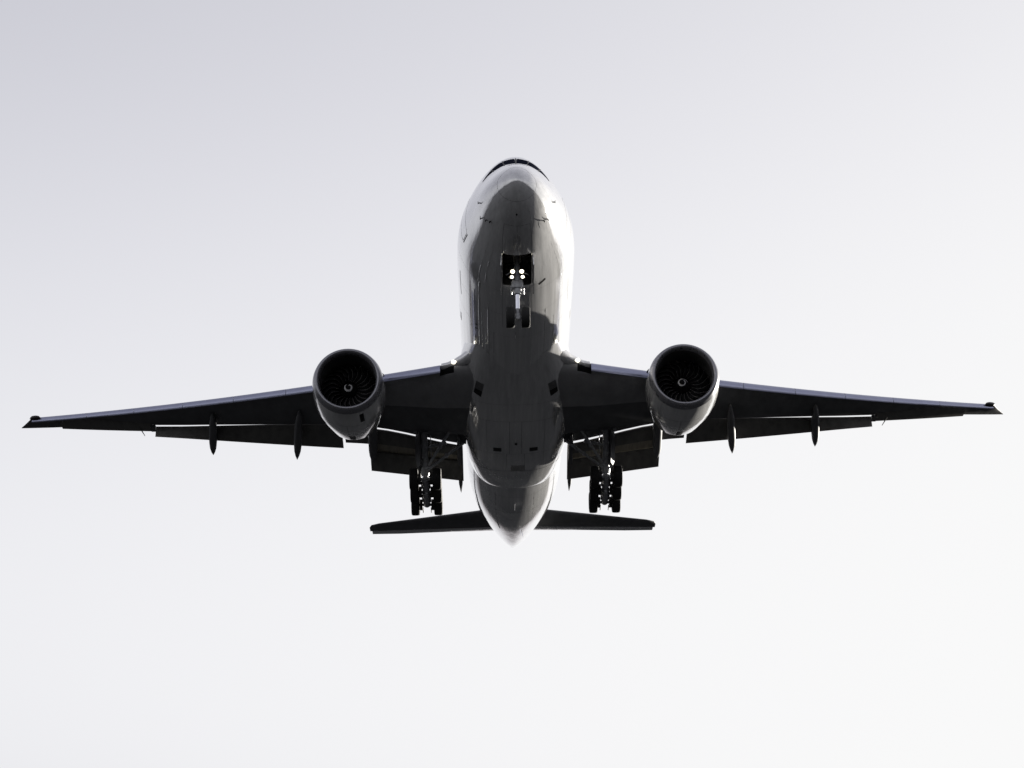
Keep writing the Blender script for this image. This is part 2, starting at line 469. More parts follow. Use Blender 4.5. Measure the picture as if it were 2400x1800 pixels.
# ---- probes and small antennas
def probe(Y, d, h, l, name="pitot_probe", key='black', r=.022):
    p = Vector(fusd(Y, d)); n = surf_normal(fusd, Y, d)
    g = MB(); e = p + n * h
    g.tube(p - n * .02, e, r * 1.5, r, key, 8)
    g.tube(e + Vector((0, .08, 0)), e - Vector((0, l, 0)), r * 1.1, r * .5, key, 8)
    g.build(name, fuselage)
for s in (-1, 1):
    probe(2.62, s * 86, .10, .16)
    probe(2.86, s * 64, .13, .28)
    probe(2.60, s * 55, .09, .12)
    probe(2.43, s * 47.5, .10, .14)
def blade(Y, d, h, c, w=.03, key='fair', sweep=.5):
    p = Vector(fusd(Y, d)); n = surf_normal(fusd, Y, d); y = Vector((0, 1, 0)); sd = n.cross(y).normalized()
    g = MB()
    def sec(o, cc, ww): return [o - y * cc / 2, o + sd * ww - y * cc * .1, o + y * cc / 2, o - sd * ww - y * cc * .1]
    g.loft([sec(p - n * .05, c, w), sec(p + n * h * .6 + y * h * sweep * .6, c * .75, w * .8), sec(p + n * h + y * h * sweep, c * .4, w * .4)], key, True, True, True)
    g.build("antenna", fuselage)
blade(9.4, 1.5, .35, .4)
blade(13.2, -1, .35, .45)
blade(49.3, 9, .40, .35, .03, 'chrome')
blade(50.6, 13, .36, .4, .03, 'chrome')
blade(41.2, 0, .40, .45, .03, 'chrome')
blade(1.36, -1, .06, .2, .05, 'black')
# air outlet slot on the lower port side, drain and anti-collision beacon below
g = MB()
g.patch(fusd, [(7.30, 29.5), (7.62, 22.0), (7.80, 22.6), (7.50, 30.2)], 3, 8, .004, 'black')
g.build("air_outlet", fuselage)
g = MB()
g.patch(fusd, [(13.8, -42), (14.0, -46), (14.12, -45.5), (13.92, -41.5)], 2, 4, .004, 'black')
g.build("air_outlet", fuselage)
g = MB()
g.patch(fusd, [(14.3, -42), (14.5, -46), (14.62, -45.5), (14.42, -41.5)], 2, 4, .004, 'black')
g.build("air_outlet", fuselage)
g = MB()
g.patch(fusd, [(55.2, 68), (55.8, 57), (56.15, 58), (55.55, 69)], 3, 4, .006, 'black')
g.build("air_outlet", fuselage)
g = MB()
g.patch(fusd, [(47.3, -25.5), (49.9, -23.0), (49.9, -21.8), (47.3, -23.2)], 12, 2, .005, 'black')
g.build("tail_skid_panel", fuselage)
# ---- wing-to-body fairing
FST = [(15.5, 2.30, -2.80, -1.0), (17, 2.50, -2.92, -1.1), (18.5, 2.80, -3.05, -1.2), (20.2, 3.12, -3.26, -1.4), (21.8, 3.29, -3.44, -1.55), (23.5, 3.37, -3.54, -1.65), (26, 3.36, -3.63, -1.7), (29, 3.26, -3.67, -1.75), (32, 3.13, -3.66, -1.7), (33.6, 3.06, -3.60, -1.5), (35, 2.99, -3.50, -1.2), (36.8, 2.86, -3.32, -.9), (38.4, 2.62, -3.04, -.7), (39.4, 2.3, -2.7, -.5)]
FY = [r[0] for r in FST]
def fair_curve0(xs, ys):
    f = fair_curve([x - xs[0] for x in xs], ys, 1.2, 200)
    return lambda x: f(x - xs[0])
gw, gb, gc = [fair_curve0(FY, [r[k] for r in FST]) for k in (1, 2, 3)]
def fairing(Y, deg):
    """section: a boxy super-ellipse; deg is the polar angle from straight down"""
    t = math.radians(deg); w, b2, c = gw(Y), gb(Y), gc(Y); h = c - b2; sx, cz = math.sin(t), math.cos(t)
    n = 2.6
    if cz >= 0:
        r = (abs(sx / w) ** n + abs(cz / h) ** n) ** (-1 / n)
    else:
        r = (abs(sx / w) ** 2 + abs(cz / 1.3) ** 2) ** -.5
    return (r * sx, Y, c - r * cz)
def build_fairing():
    g = MB()
    Ys = [15.5 + .3 * i for i in range(79)] + [39.2, 39.4]
    D = [-125 + 250 * k / 80 for k in range(81)]
    g.loft([[fairing(y, d) for d in D] for y in Ys], 'paint', False)
    S = .02
    for a in (-1, 1):
        g.ribbon(fairing, [(25.0, a * 10.5), (30.2, a * 10.5)], S, .003, 'seam')
        g.ribbon(fairing, [(30.2, a * 16), (33.4, a * 16)], S, .003, 'seam')
        g.ribbon(fairing, [(25.0, a * 44), (33.4, a * 44)], S * .7, .003, 'seam')
        g.ribbon(fairing, [(20.5, a * 74), (33.4, a * 76)], S, .003, 'seam')
    g.ribbon(fairing, [(25.0, d) for d in range(-60, 61, 6)], S, .003, 'seam')
    g.ribbon(fairing, [(30.2, d) for d in range(-60, 61, 6)], S, .003, 'seam')
    g.ribbon(fairing, [(33.4, d) for d in range(-88, 89, 8)], .05, .003, 'seam')
    g.ribbon(fairing, [(22.6, d) for d in range(-60, 61, 6)], S * .6, .003, 'seam')
    o = g.build("belly_fairing", plane, 50, fix=True, label='grey rounded belly fairing between the wings')
    for s in (-1, 1):
        # ram air inlets: flat patches with the pocket's shade painted in, and a raised lip
        h = MB()
        cs = [(20.25, s * 55.5), (20.4, s * 47), (21.95, s * 50), (21.65, s * 58)]
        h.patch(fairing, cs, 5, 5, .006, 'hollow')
        h.patch(fairing, [(21.1, s * 57.1), (21.25, s * 48.7), (21.93, s * 50), (21.63, s * 58)], 4, 4, .011, 'black')
        a, b2 = cs[2], cs[3]
        h.ribbon(fairing, [a, b2], .06, .05, 'paint', sub=8)
        h.ribbon(fairing, [cs[0], cs[3]], .025, .01, 'dark', sub=8)
        h.build("ram_air_inlet", o)
        h = MB()
        h.patch(fairing, [(29.2, s * 24), (29.2, s * 36), (29.8, s * 36), (29.8, s * 24)], 4, 4, .006, 'black')
        h.build("air_outlet", o)
    h = MB()
    h.patch(fairing, [(28.3, -1.5), (28.3, 3), (28.6, 3), (28.6, -1.5)], 2, 2, .03, 'black')
    h.build("drain_mast", o)
    h = MB()
    h.patch(fairing, [(32.3, -8), (32.3, 16), (33.35, 16), (33.35, -8)], 4, 4, .006, 'hatch')
    h.build("hatch_panel", o)
    return o
belly = build_fairing()

# ---- wings
def zw(X): return -2.15 + (X - 3.1) * .105 + (max(X - 3.1, 0) / 29.3) ** 2 * 1.35
yle = lin([(2.2, 18.93), (31.45, 37.86), (32.0, 38.95), (32.45, 39.78)])
yte = pchip([2.2, 3.1, 8.6, 10.4, 13.67, 18.7, 22.6, 22.9, 29.36, 29.40, 30.5, 31.5, 32.45], [31.3, 31.25, 29.95, 30.2, 31.35, 33.3, 34.95, 35.05, 37.5, 38.3, 38.9, 39.45, 39.95])
kte = lin([(3.1, .45), (8.6, .36), (13.7, .22), (22, .1), (32.5, .02)])
def zte(X): return zw(X) - kte(X)
tc_ = lin([(3.1, .128), (8.6, .115), (13, .10), (22, .09), (32.4, .08)])
def nth(u): return 5 * 2 * (.2969 * math.sqrt(u) - .126 * u - .3516 * u * u + .2843 * u ** 3 - .1015 * u ** 4)
US = [0, .004, .012, .03, .06, .11, .18, .28, .4, .52, .64, .74, .82, .88, .94, 1.0]
def wing_section(X, dle, step):
    y0 = yle(X) + dle; y1 = yte(X); c = y1 - y0; z0 = zw(X) - .02; z1 = zte(X); th = c * tc_(X)
    up = [(X, y0 + c * u, z0 + (z1 - z0) * u + th * (.56 * nth(u) + .06 * u)) for u in US]
    lo = []
    for u in US[1:]:
        z = z0 + (z1 - z0) * u - th * (.46 * nth(u) - .02 * u)
        lo.append((X, y0 + c * u, z))
    ys = 29.55
    lo2 = []
    for p in lo:
        lo2.append(p)
    # landing gear well: the lower skin steps up behind the rear spar
    if step > 0:
        out = []
        for p in lo2:
            u = (p[1] - y0) / c; zt_ = z0 + (z1 - z0) * u + th * (.56 * nth(u) + .06 * u)
            out.append((p[0], p[1], max(p[2], min(p[2] + step, zt_ - .07)) if p[1] > ys else p[2]))
        lo2 = out
    return up + lo2[::-1]
def flap_section(X, le, te, th, n=9):
    """closed section from leading edge le to trailing edge te (y, z)"""
    dy, dz = te[0] - le[0], te[1] - le[1]; c = math.hypot(dy, dz); ty, tz = dy / c, dz / c; ny, nz = -tz, ty
    us = [0, .01, .04, .1, .2, .35, .55, .78, 1.0]
    up = [(X, le[0] + ty * c * u + ny * c * th * .62 * nth(u), le[1] + tz * c * u + nz * c * th * .62 * nth(u)) for u in us]
    lo = [(X, le[0] + ty * c * u - ny * c * th * .38 * nth(u), le[1] + tz * c * u - nz * c * th * .38 * nth(u)) for u in us[1:]]
    return up + lo[::-1]
SLATP = [(.75, .24), (.55, .25), (.36, .22), (.2, .15), (.09, .06), (.03, -.04), (.005, -.12), (.0, -.19), (.012, -.25), (.035, -.305), (.07, -.32), (.10, -.29), (.13, -.19), (.16, -.08), (.22, .03), (.36, .12), (.55, .19), (.75, .22)]
def canoe(g, X, s, pts, key, flat=1.5, nn=24, toe=0.0):
    rings = []; X0 = X; ym = (pts[0][0] + pts[-1][0]) / 2
    for (y, z, r) in pts:
        X = X0 + (y - ym) * toe
        ring = []
        for k in range(nn):                                  # slab-sided section with rounded corners
            sn, cs_ = math.sin(2 * PI * k / nn), math.cos(2 * PI * k / nn)
            q = (abs(sn) ** 3.6 + abs(cs_) ** 3.6) ** (-1 / 3.6)
            ring.append((s * X + r * .93 * q * sn, y, z + r * flat * .93 * q * cs_))
        rings.append(ring)
    g.loft(rings, key, True, True, True)

def build_wing(s):
    xs = [2.2, 3.1, 3.48, 3.7, 4.3, 5.2, 6.0, 6.6, 6.75, 7.6, 8.6, 9.6, 10.4, 11.2, 12.4, 13.67, 15.2, 17, 18.7, 20.6, 22.6, 22.9, 25, 27.2, 29.0, 29.355, 29.405, 30.4, 31.0, 31.45, 31.8, 32.1, 32.44]
    g = MB()
    def sec(X):
        sl = .30 if X < 31.2 else .08
        if X < 4.25: sl = .05
        return [(s * p[0], p[1], p[2]) for p in wing_section(X, sl, .42 if 3.0 < X < 6.65 else 0)]
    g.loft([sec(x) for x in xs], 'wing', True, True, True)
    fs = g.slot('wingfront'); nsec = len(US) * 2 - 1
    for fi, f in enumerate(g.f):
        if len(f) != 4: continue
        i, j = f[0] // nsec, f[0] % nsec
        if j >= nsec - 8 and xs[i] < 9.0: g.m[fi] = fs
        if nsec - 3 <= j and 3.45 < xs[i] < 4.25: g.m[fi] = g.slot('black')  # dark of the slat-end recess, painted black on the closed skin
    w = g.build("wing", plane, 35)
    # slats
    for (a, b2) in ((4.28, 8.45), (11.25, 13.6), (13.63, 17.0), (17.03, 20.4), (20.43, 23.8), (23.83, 27.2), (27.23, 31.3)):
        h = MB(); rings = []
        for i in range(5):
            X = a + (b2 - a) * i / 4; k = 1.18 - .36 * (X - 4.3) / 26; y0 = yle(X) - .02; z0 = zw(X)
            rings.append([(s * X, y0 + p[0] * k, z0 + p[1] * k) for p in SLATP])
        h.loft(rings, 'slat', True, True, True)
        h.build("slat", w, 40)
    # krueger panel beside the pylon
    h = MB(); X0 = 8.5; rings = []
    for X in (8.5, 8.75, 9.0):
        rings.append([(s * X, yle(X) + p[0] * .9, zw(X) + p[1] * .9) for p in SLATP])
    h.loft(rings, 'slat', True, True, True)
    h.build("krueger_flap", w, 40)
    # root glove with landing light
    h = MB(); rings = []
    for X, k in ((1.8, 2.1), (2.2, 1.8), (2.6, 1.5), (3.1, 1.15), (3.5, .85), (3.85, .7), (4.2, .62)):
        yb = yle(X) - .05 - (max(0, 3.9 - max(X, 2.6)) ** 2) * .55 - max(0, 2.6 - X) * .5; zb = zw(X) + .05 + max(0, 3.9 - X) * .12
        rings.append([(s * X, yb + .9 * k, zb + .42 * k), (s * X, yb + .4 * k, zb + .35 * k), (s * X, yb + .12 * k, zb + .2 * k), (s * X, yb, zb), (s * X, yb + .12 * k, zb - .16 * k), (s * X, yb + .45 * k, zb - .24 * k), (s * X, yb + 1.4 * k, zb - .1 * k)])
    h.loft(rings, 'paint', True, True, True)
    h.build("wing_root_fairing", w, 60)
    h = MB()
    c = Vector((s * 3.50, yle(3.50) - .24, zw(3.50) + .06))
    h.lathe_y([(-.04, .015), (-.03, .07), (0, .105), (.04, .12)], c, 'lamp', 20, True, True)
    h.build("landing_light", w, label='lit landing light at the wing root')
    # outboard flap
    fte = pchip([10.6, 13.55, 22.6], [32.72, 33.21, 34.84]); ftz = pchip([10.6, 13.55, 22.6], [-2.18, -1.78, -.43])
    gap = lin([(10.5, -.06), (13.5, -.03), (16, .0), (18.7, .035), (22.7, .07)])
    h = MB(); rings = []
    for X in [10.62, 12, 13.5, 15, 16.5, 18, 19.5, 21, 22.72]:
        rings.append([(s * p[0], p[1], p[2]) for p in flap_section(X, (yte(X) + .05, zte(X) - gap(X)), (fte(X), ftz(X)), .13)])
    h.loft(rings, 'flap', True, True, True)
    fo = h.build("flap", w, 40)
    # flaperon behind the engine
    h = MB(); rings = []
    for X, ty, tz in ((9.0, 31.48, -2.39), (9.5, 31.55, -2.32), (10.42, 31.68, -2.21)):
        rings.append([(s * p[0], p[1], p[2]) for p in flap_section(X, (yte(X) - .05, zte(X) - .08), (ty, tz), .12)])
    h.loft(rings, 'flap', True, True, True)
    h.build("flaperon", w, 40)
    # inboard double slotted flap
    h = MB(); rings = []
    for i in range(6):
        X = 3.22 + 5.7 * i / 5; t = i / 5
        rings.append([(s * p[0], p[1], p[2]) for p in flap_section(X, (yte(X) + .15, zte(X) - .07), (33.0 - .45 * t, -3.10 + .60 * t), .15)])
    h.loft(rings, 'flap', True, True, True)
    vs_ = h.slot('flaplit')  # sunlit band on the lower rear of the flap, put into its colour
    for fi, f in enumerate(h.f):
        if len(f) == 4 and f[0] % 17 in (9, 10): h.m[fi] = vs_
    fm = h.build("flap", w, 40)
    h = MB(); rings = []
    for i in range(6):
        X = 3.22 + 5.72 * i / 5; t = i / 5
        rings.append([(s * p[0], p[1], p[2]) for p in flap_section(X, (32.72 - .45 * t, -3.16 + .60 * t), (34.15 - .45 * t, -3.94 + .60 * t), .16)])
    h.loft(rings, 'flap', True, True, True)
    h.build("aft_flap", w, 40)
    # aileron
    h = MB(); rings = []
    ate = lin([(23.0, 35.85), (29.35, 38.2)])
    for X in (23.0, 24.6, 26.2, 27.8, 29.35):
        rings.append([(s * p[0], p[1], p[2]) for p in flap_section(X, (yte(X) - .30, zte(X) + .02), (ate(X), zte(X) - .14), .20)])
    h.loft(rings, 'flap', True, True, True)
    h.build("aileron", w, 40)
    # canoe fairings over the flap tracks
    for X in (13.3, 18.85):
        zl = zte(X) - .05; y = yte(X); k = .66 if X > 15 else .76
        h = MB()
        P = [(-3.9, -.28, .02), (-3.6, -.38, .09), (-2.9, -.48, .17), (-1.8, -.60, .235), (-.6, -.66, .27), (.4, -.78, .275), (1.3, -1.02, .265), (2.1, -1.26, .225), (2.8, -1.46, .14), (3.25, -1.58, .06), (3.5, -1.66, .012)]
        canoe(h, X, s, [(y + a * k, zl + b2 * k, r) for a, b2, r in P], 'wing', 1.35, 24, .11)
        h.build("flap_track_fairing", w, 50)
    h = MB()
    canoe(h, 8.62, s, [(26.0, -2.3, .02), (26.6, -2.42, .16), (27.6, -2.5, .25), (29.0, -2.62, .3), (30.4, -2.66, .3), (31.4, -2.7, .29), (32.1, -2.8, .24), (32.7, -2.92, .14), (33.0, -3.0, .03)], 'wing', 1.3, 24, .05)
    h.build("flap_track_fairing", w, 50)
    h = MB()
    canoe(h, 3.42, s, [(29.8, -2.6, .05), (31.0, -2.75, .16), (32.6, -3.0, .17), (34.0, -3.3, .16), (35.3, -3.6, .13), (36.2, -3.78, .05), (36.5, -3.86, .012)], 'wing', 1.9)
    h.build("flap_track_fairing", w, 50)
    # flap hinge fitting outboard and static wicks
    h = MB()
    X = 22.75
    h.box((min(s * X, s * (X + .35)), yte(X) - .1, zte(X) - .25), (max(s * X, s * (X + .35)), yte(X) + .55, zte(X) - .02), 'wing', .03)
    h.tube((s * 23.9, yte(23.9) + .1, zte(23.9) - .1), (s * 23.7, yte(23.9) + 1.3, zte(23.9) - .3), .05, .02, 'wing', 8)
    h.build("hinge_fitting", w)
    # wing tip light blister
    h = MB()
    X = 31.08
    rings = []
    for i in range(9):
        q = -1 + i / 4; k = max(.02, math.sqrt(max(0, 1 - q * q))) if q < .3 else max(.02, 1 - max(0, q - .3) ** 2 * 1.9)
        x = X + q * .42
        rings.append([(s * x, yle(x) - .02 + .22 * k * math.sin(2 * PI * j / 14), zw(x) + .03 + .16 * k * math.cos(2 * PI * j / 14)) for j in range(14)])
    h.loft(rings, 'lens', True, True, True)
    h.build("navigation_light", w)
    return w
wings = {s: build_wing(s) for s in (-1, 1)}

# ---- engines
EX, EY, EZ = 9.45, 19.35, -3.06
OUT = [(.0, 1.735), (.03, 1.80), (.09, 1.855), (.2, 1.91), (.45, 1.975), (.46, 1.975), (.8, 2.02), (1.3, 2.055), (1.9, 2.065), (2.65, 2.045), (3.2, 1.995), (3.85, 1.895), (4.55, 1.765), (5.25, 1.62), (5.65, 1.53)]
INN = [(0, 1.735), (.03, 1.685), (.1, 1.64), (.2, 1.605), (.34, 1.585), (.35, 1.585), (.6, 1.575), (1.0, 1.585), (1.35, 1.60), (1.9, 1.61)]
def build_engine(s, roll):
    c = (s * EX, EY, EZ)
    g = MB()
    g.lathe_y(OUT[5:], c, 'cowl', 96)
    g.lathe_y([(5.65, 1.53), (5.2, 1.46), (4.0, 1.45)], c, 'dark', 96)
    def nac(y, deg):
        r = nr(y); a = math.radians(deg)
        return (c[0] + r * math.sin(a), EY + y, EZ - r * math.cos(a))
    nr = pchip([p[0] for p in OUT], [p[1] for p in OUT])
    for y in (2.1, 3.9):
        g.lathe_y([(y - .008, nr(y) + .003), (y + .008, nr(y) + .003)], c, 'seam', 96)
    for d in (-4, 62, -62):
        P = [nac(.47 + 5.1 * k / 14 if d != -4 else 2.1 + 2.2 * k / 14, d) for k in range(15)]
        Q = [nac(.47 + 5.1 * k / 14 if d != -4 else 2.1 + 2.2 * k / 14, d + .5) for k in range(15)]
        g.loft([[Vector(p) + (Vector(p) - Vector((c[0], p[1], c[2]))).normalized() * .003 for p in P], [Vector(p) + (Vector(p) - Vector((c[0], p[1], c[2]))).normalized() * .003 for p in Q]], 'seam', False)
    e = g.build("engine", plane, 40, label='huge turbofan nacelle slung under the wing')
    def npatch(y0, y1, d0, d1, key, name, off=.004):
        h = MB(); R = []
        for i in range(6):
            y = y0 + (y1 - y0) * i / 5; r = []
            for j in range(6):
                p = Vector(nac(y, d0 + (d1 - d0) * j / 5)); n = (p - Vector((c[0], p.y, c[2]))).normalized()
                r.append(p + n * off)
            R.append(r)
        h.loft(R, key, False); h.build(name, e)
    if s < 0:
        npatch(.72, 1.75, 19, 26, 'black', "access_panel")
    npatch(4.35, 5.55, -6, 6, 'dark', "drain_panel", .006)
    # inlet lip
    h = MB()
    h.lathe_y(INN[:5][::-1] + OUT[1:5], c, 'lip', 96)
    h.build("inlet_lip", e, 60)
    h = MB()
    h.lathe_y(INN[5:] , c, 'liner', 96)
    h.lathe_y([(2.15, 1.61), (2.15, .3)], c, 'black', 64)
    h.build("inlet_duct", e, 60)
    # spinner with its painted spiral
    h = MB()
    SP = [(0, .001), (.01, .04), (.05, .10), (.14, .18), (.30, .28), (.5, .38), (.72, .47), (.95, .54)]
    sy = 1.12
    h.lathe_y([(sy + a, r) for a, r in SP], c, 'black', 48)
    spr = pchip([p[1] for p in SP], [p[0] for p in SP])
    L, R = [], []
    for k in range(41):
        t = k / 40; a = roll - t * 2 * PI * (.92 if s < 0 else 1.12)
        r = .245 - .10 * t if s < 0 else .33 - .245 * t
        wd = (.040 if s < 0 else .034) * math.sin(min(1, 1.15 - t if s < 0 else 1.1 - t) * PI * .5) ** .5 * min(1, .25 + t * 6)
        if s < 0 and t > .8: r -= (t - .8) * .30
        for lst, rr in ((L, r + wd), (R, max(.01, r - wd))):
            lst.append((c[0] + rr * math.sin(a), EY + sy + spr(rr) - .006, EZ + rr * math.cos(a)))
    h.loft([L, R], 'mark', False)
    h.build("spinner", e, 60)
    # fan blades
    bl = None
    for k in range(22):
        if bl is None:
            h = MB(); A, B, Cc = [], [], []
            for i in range(13):
                t = i / 12; r = .50 + 1.085 * t
                lean = .10 * math.sin(t * PI * 1.5) - .20 * t * t
                sw = -.16 * math.sin(t * PI * .9) + .14 * t ** 4
                stg = math.radians(28 + 36 * t); ch = .52 + .10 * math.sin(t * PI)
                def pt(f, off=0):
                    y = 1.62 + sw + ch * f * math.cos(stg) + off; a = lean + ch * f * math.sin(stg) / r
                    return (r * math.sin(a), y, r * math.cos(a))
                A.append([pt(0), pt(.05), pt(.10)]); B.append([pt(.10), pt(.35), pt(.7), pt(1)])
            h.loft(A, 'edge', False); h.loft(B, 'blade', False)
            bl = h.build("fan_blade", e, 60, fix=False)
            bl.location = (c[0], EY, c[2])
            o = bl
        else:
            o = bl.copy(); COL.objects.link(o); o.parent = e
        o.rotation_euler = (0, k * 2 * PI / 22 + roll * .3, 0)
    # core exhaust
    h = MB()
    h.lathe_y([(4.0, 1.2), (5.0, 1.12), (5.9, .95), (6.7, .72), (6.75, .66), (6.4, .6)], c, 'gear', 48)
    h.lathe_y([(6.4, .42), (7.1, .3), (7.7, .02)], c, 'gear', 32)
    h.build("exhaust_nozzle", e, 50)
    # pylon
    h = MB(); rings = []
    for (y, zb, zt, w) in ((1.4, 1.75, 2.06, .03), (2.0, 1.7, 2.30, .16), (3.2, 1.6, 2.40, .24), (4.6, 1.2, 2.15, .26), (6.0, .65, 1.75, .26), (7.6, .7, 1.6, .22), (9.6, 1.1, 1.6, .05)):
        rings.append([(c[0] - w, EY + y, EZ + zb), (c[0] + w, EY + y, EZ + zb), (c[0] + w, EY + y, EZ + zt - w * .6), (c[0] + w * .4, EY + y, EZ + zt), (c[0] - w * .4, EY + y, EZ + zt), (c[0] - w, EY + y, EZ + zt - w * .6)])
    h.loft(rings, 'cowl', True, True, True)
    h.build("pylon", e, 40)
    # nacelle strake on the inboard side
    h = MB()
    a = math.radians(33); dx, dz = -s * math.cos(a), math.sin(a)
    def q(y, r): return Vector((c[0] + dx * r, EY + y, EZ + dz * r))
    nn = Vector((-dz * -s, 0, dx * -s)).normalized() * .02
    poly = [q(1.5, 2.04), q(1.9, 2.14), q(2.4, 2.27), (q(2.7, 2.29)), q(2.75, 2.0)]
    h.loft([[p + nn for p in poly], [p - nn for p in poly]], 'dark', True, True, True)
    h.build("nacelle_strake", e)
    return e
build_engine(-1, math.radians(-28))
build_engine(1, math.radians(72))

# ---- tail surfaces
def tail_sec(X, y0, y1, z, t):
    c = y1 - y0
    return [(X, y0 + c * u, z + c * t * .5 * nth(u)) for u in US] + [(X, y0 + c * u, z - c * t * .5 * nth(u)) for u in US[1:]][::-1]
for s in (-1, 1):
    g = MB(); rings = []
    XS = [.6, 1.6, 2.6, 4.5, 6.5, 8.5, 10.0, 10.6, 10.77]
    hle = lin([(.6, 53.1), (2.6, 54.5), (10.3, 59.75), (10.6, 60.1), (10.77, 60.7)])
    hte = lin([(.6, 57.4), (10.77, 61.62)])
    hz = lin([(.6, .80), (2.6, 1.0), (10.77, 1.95)])
    for X in XS: rings.append([(s * p[0], p[1], p[2]) for p in tail_sec(X, hle(X), hte(X), hz(X), .10 if X < 10.6 else .06)])
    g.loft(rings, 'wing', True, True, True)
    st = g.build("horizontal_stabilizer", plane, 35)
    h = MB(); rings = []
    ete = lin([(.9, 59.35), (10.5, 62.35)])
    for X in (1.2, 2.6, 4.5, 6.5, 8.5, 10.62):
        up = lin([(1.0, .30), (5.0, .22), (8.0, .08), (10.5, .03)])(X)
        rings.append([(s * p[0], p[1], p[2]) for p in flap_section(X, (hte(X) + .01, hz(X)), (ete(X), hz(X) + up), .06)])
    h.loft(rings, 'paint', True, True, True)
    h.build("elevator", st, 40)
# fin and rudder, above and behind the body
g = MB(); rings = []
for z, y0, y1, t in ((2.4, 49.5, 58.6, .5), (3.2, 51.0, 59.0, .42), (7.0, 54.6, 60.5, .34), (11.2, 58.6, 62.2, .2), (11.5, 59.2, 62.3, .1)):
    c = y1 - y0
    rings.append([(t * nth(u), y0 + c * u, z) for u in US] + [(-t * nth(u), y0 + c * u, z) for u in US[1:]][::-1])
g.loft(rings, 'paint', True, True, True)
fin = g.build("vertical_fin", plane, 35)
g = MB(); rings = []
for z, y0, y1, t in ((2.9, 59.0, 61.4, .16), (7.0, 60.56, 62.5, .12), (11.1, 62.25, 63.5, .06)):
    c = y1 - y0
    rings.append([(t * (1 - u) + .004, y0 + c * u, z) for u in (0, .3, .6, 1)] + [(-t * (1 - u) - .004, y0 + c * u, z) for u in (0, .3, .6, 1)][::-1])
g.loft(rings, 'paint', True, True, True)
g.build("rudder", fin, 40)

# ---- landing gear
def wheel_mesh(name, r, w, parent):
    h = MB(); k = w / 2
    tp = [(-k * .62, r * .60), (-k * .86, r * .68), (-k * .98, r * .80), (-k * .93, r * .92), (-k * .74, r * .985), (-k * .4, r), (0, r * 1.003), (k * .4, r), (k * .74, r * .985), (k * .93, r * .92), (k * .98, r * .80), (k * .86, r * .68), (k * .62, r * .60)]
    h.lathe_x(tp, (0, 0, 0), 'tyre', 40)
    for sx in (-1, 1):
        h.lathe_x([(sx * k * .62, r * .60), (sx * k * .55, r * .56), (sx * k * .25, r * .48), (sx * k * .2, r * .24), (sx * k * .5, r * .2), (sx * k * .52, r * .02)], (0, 0, 0), 'rim', 40)
    return h.build(name, parent, 40)

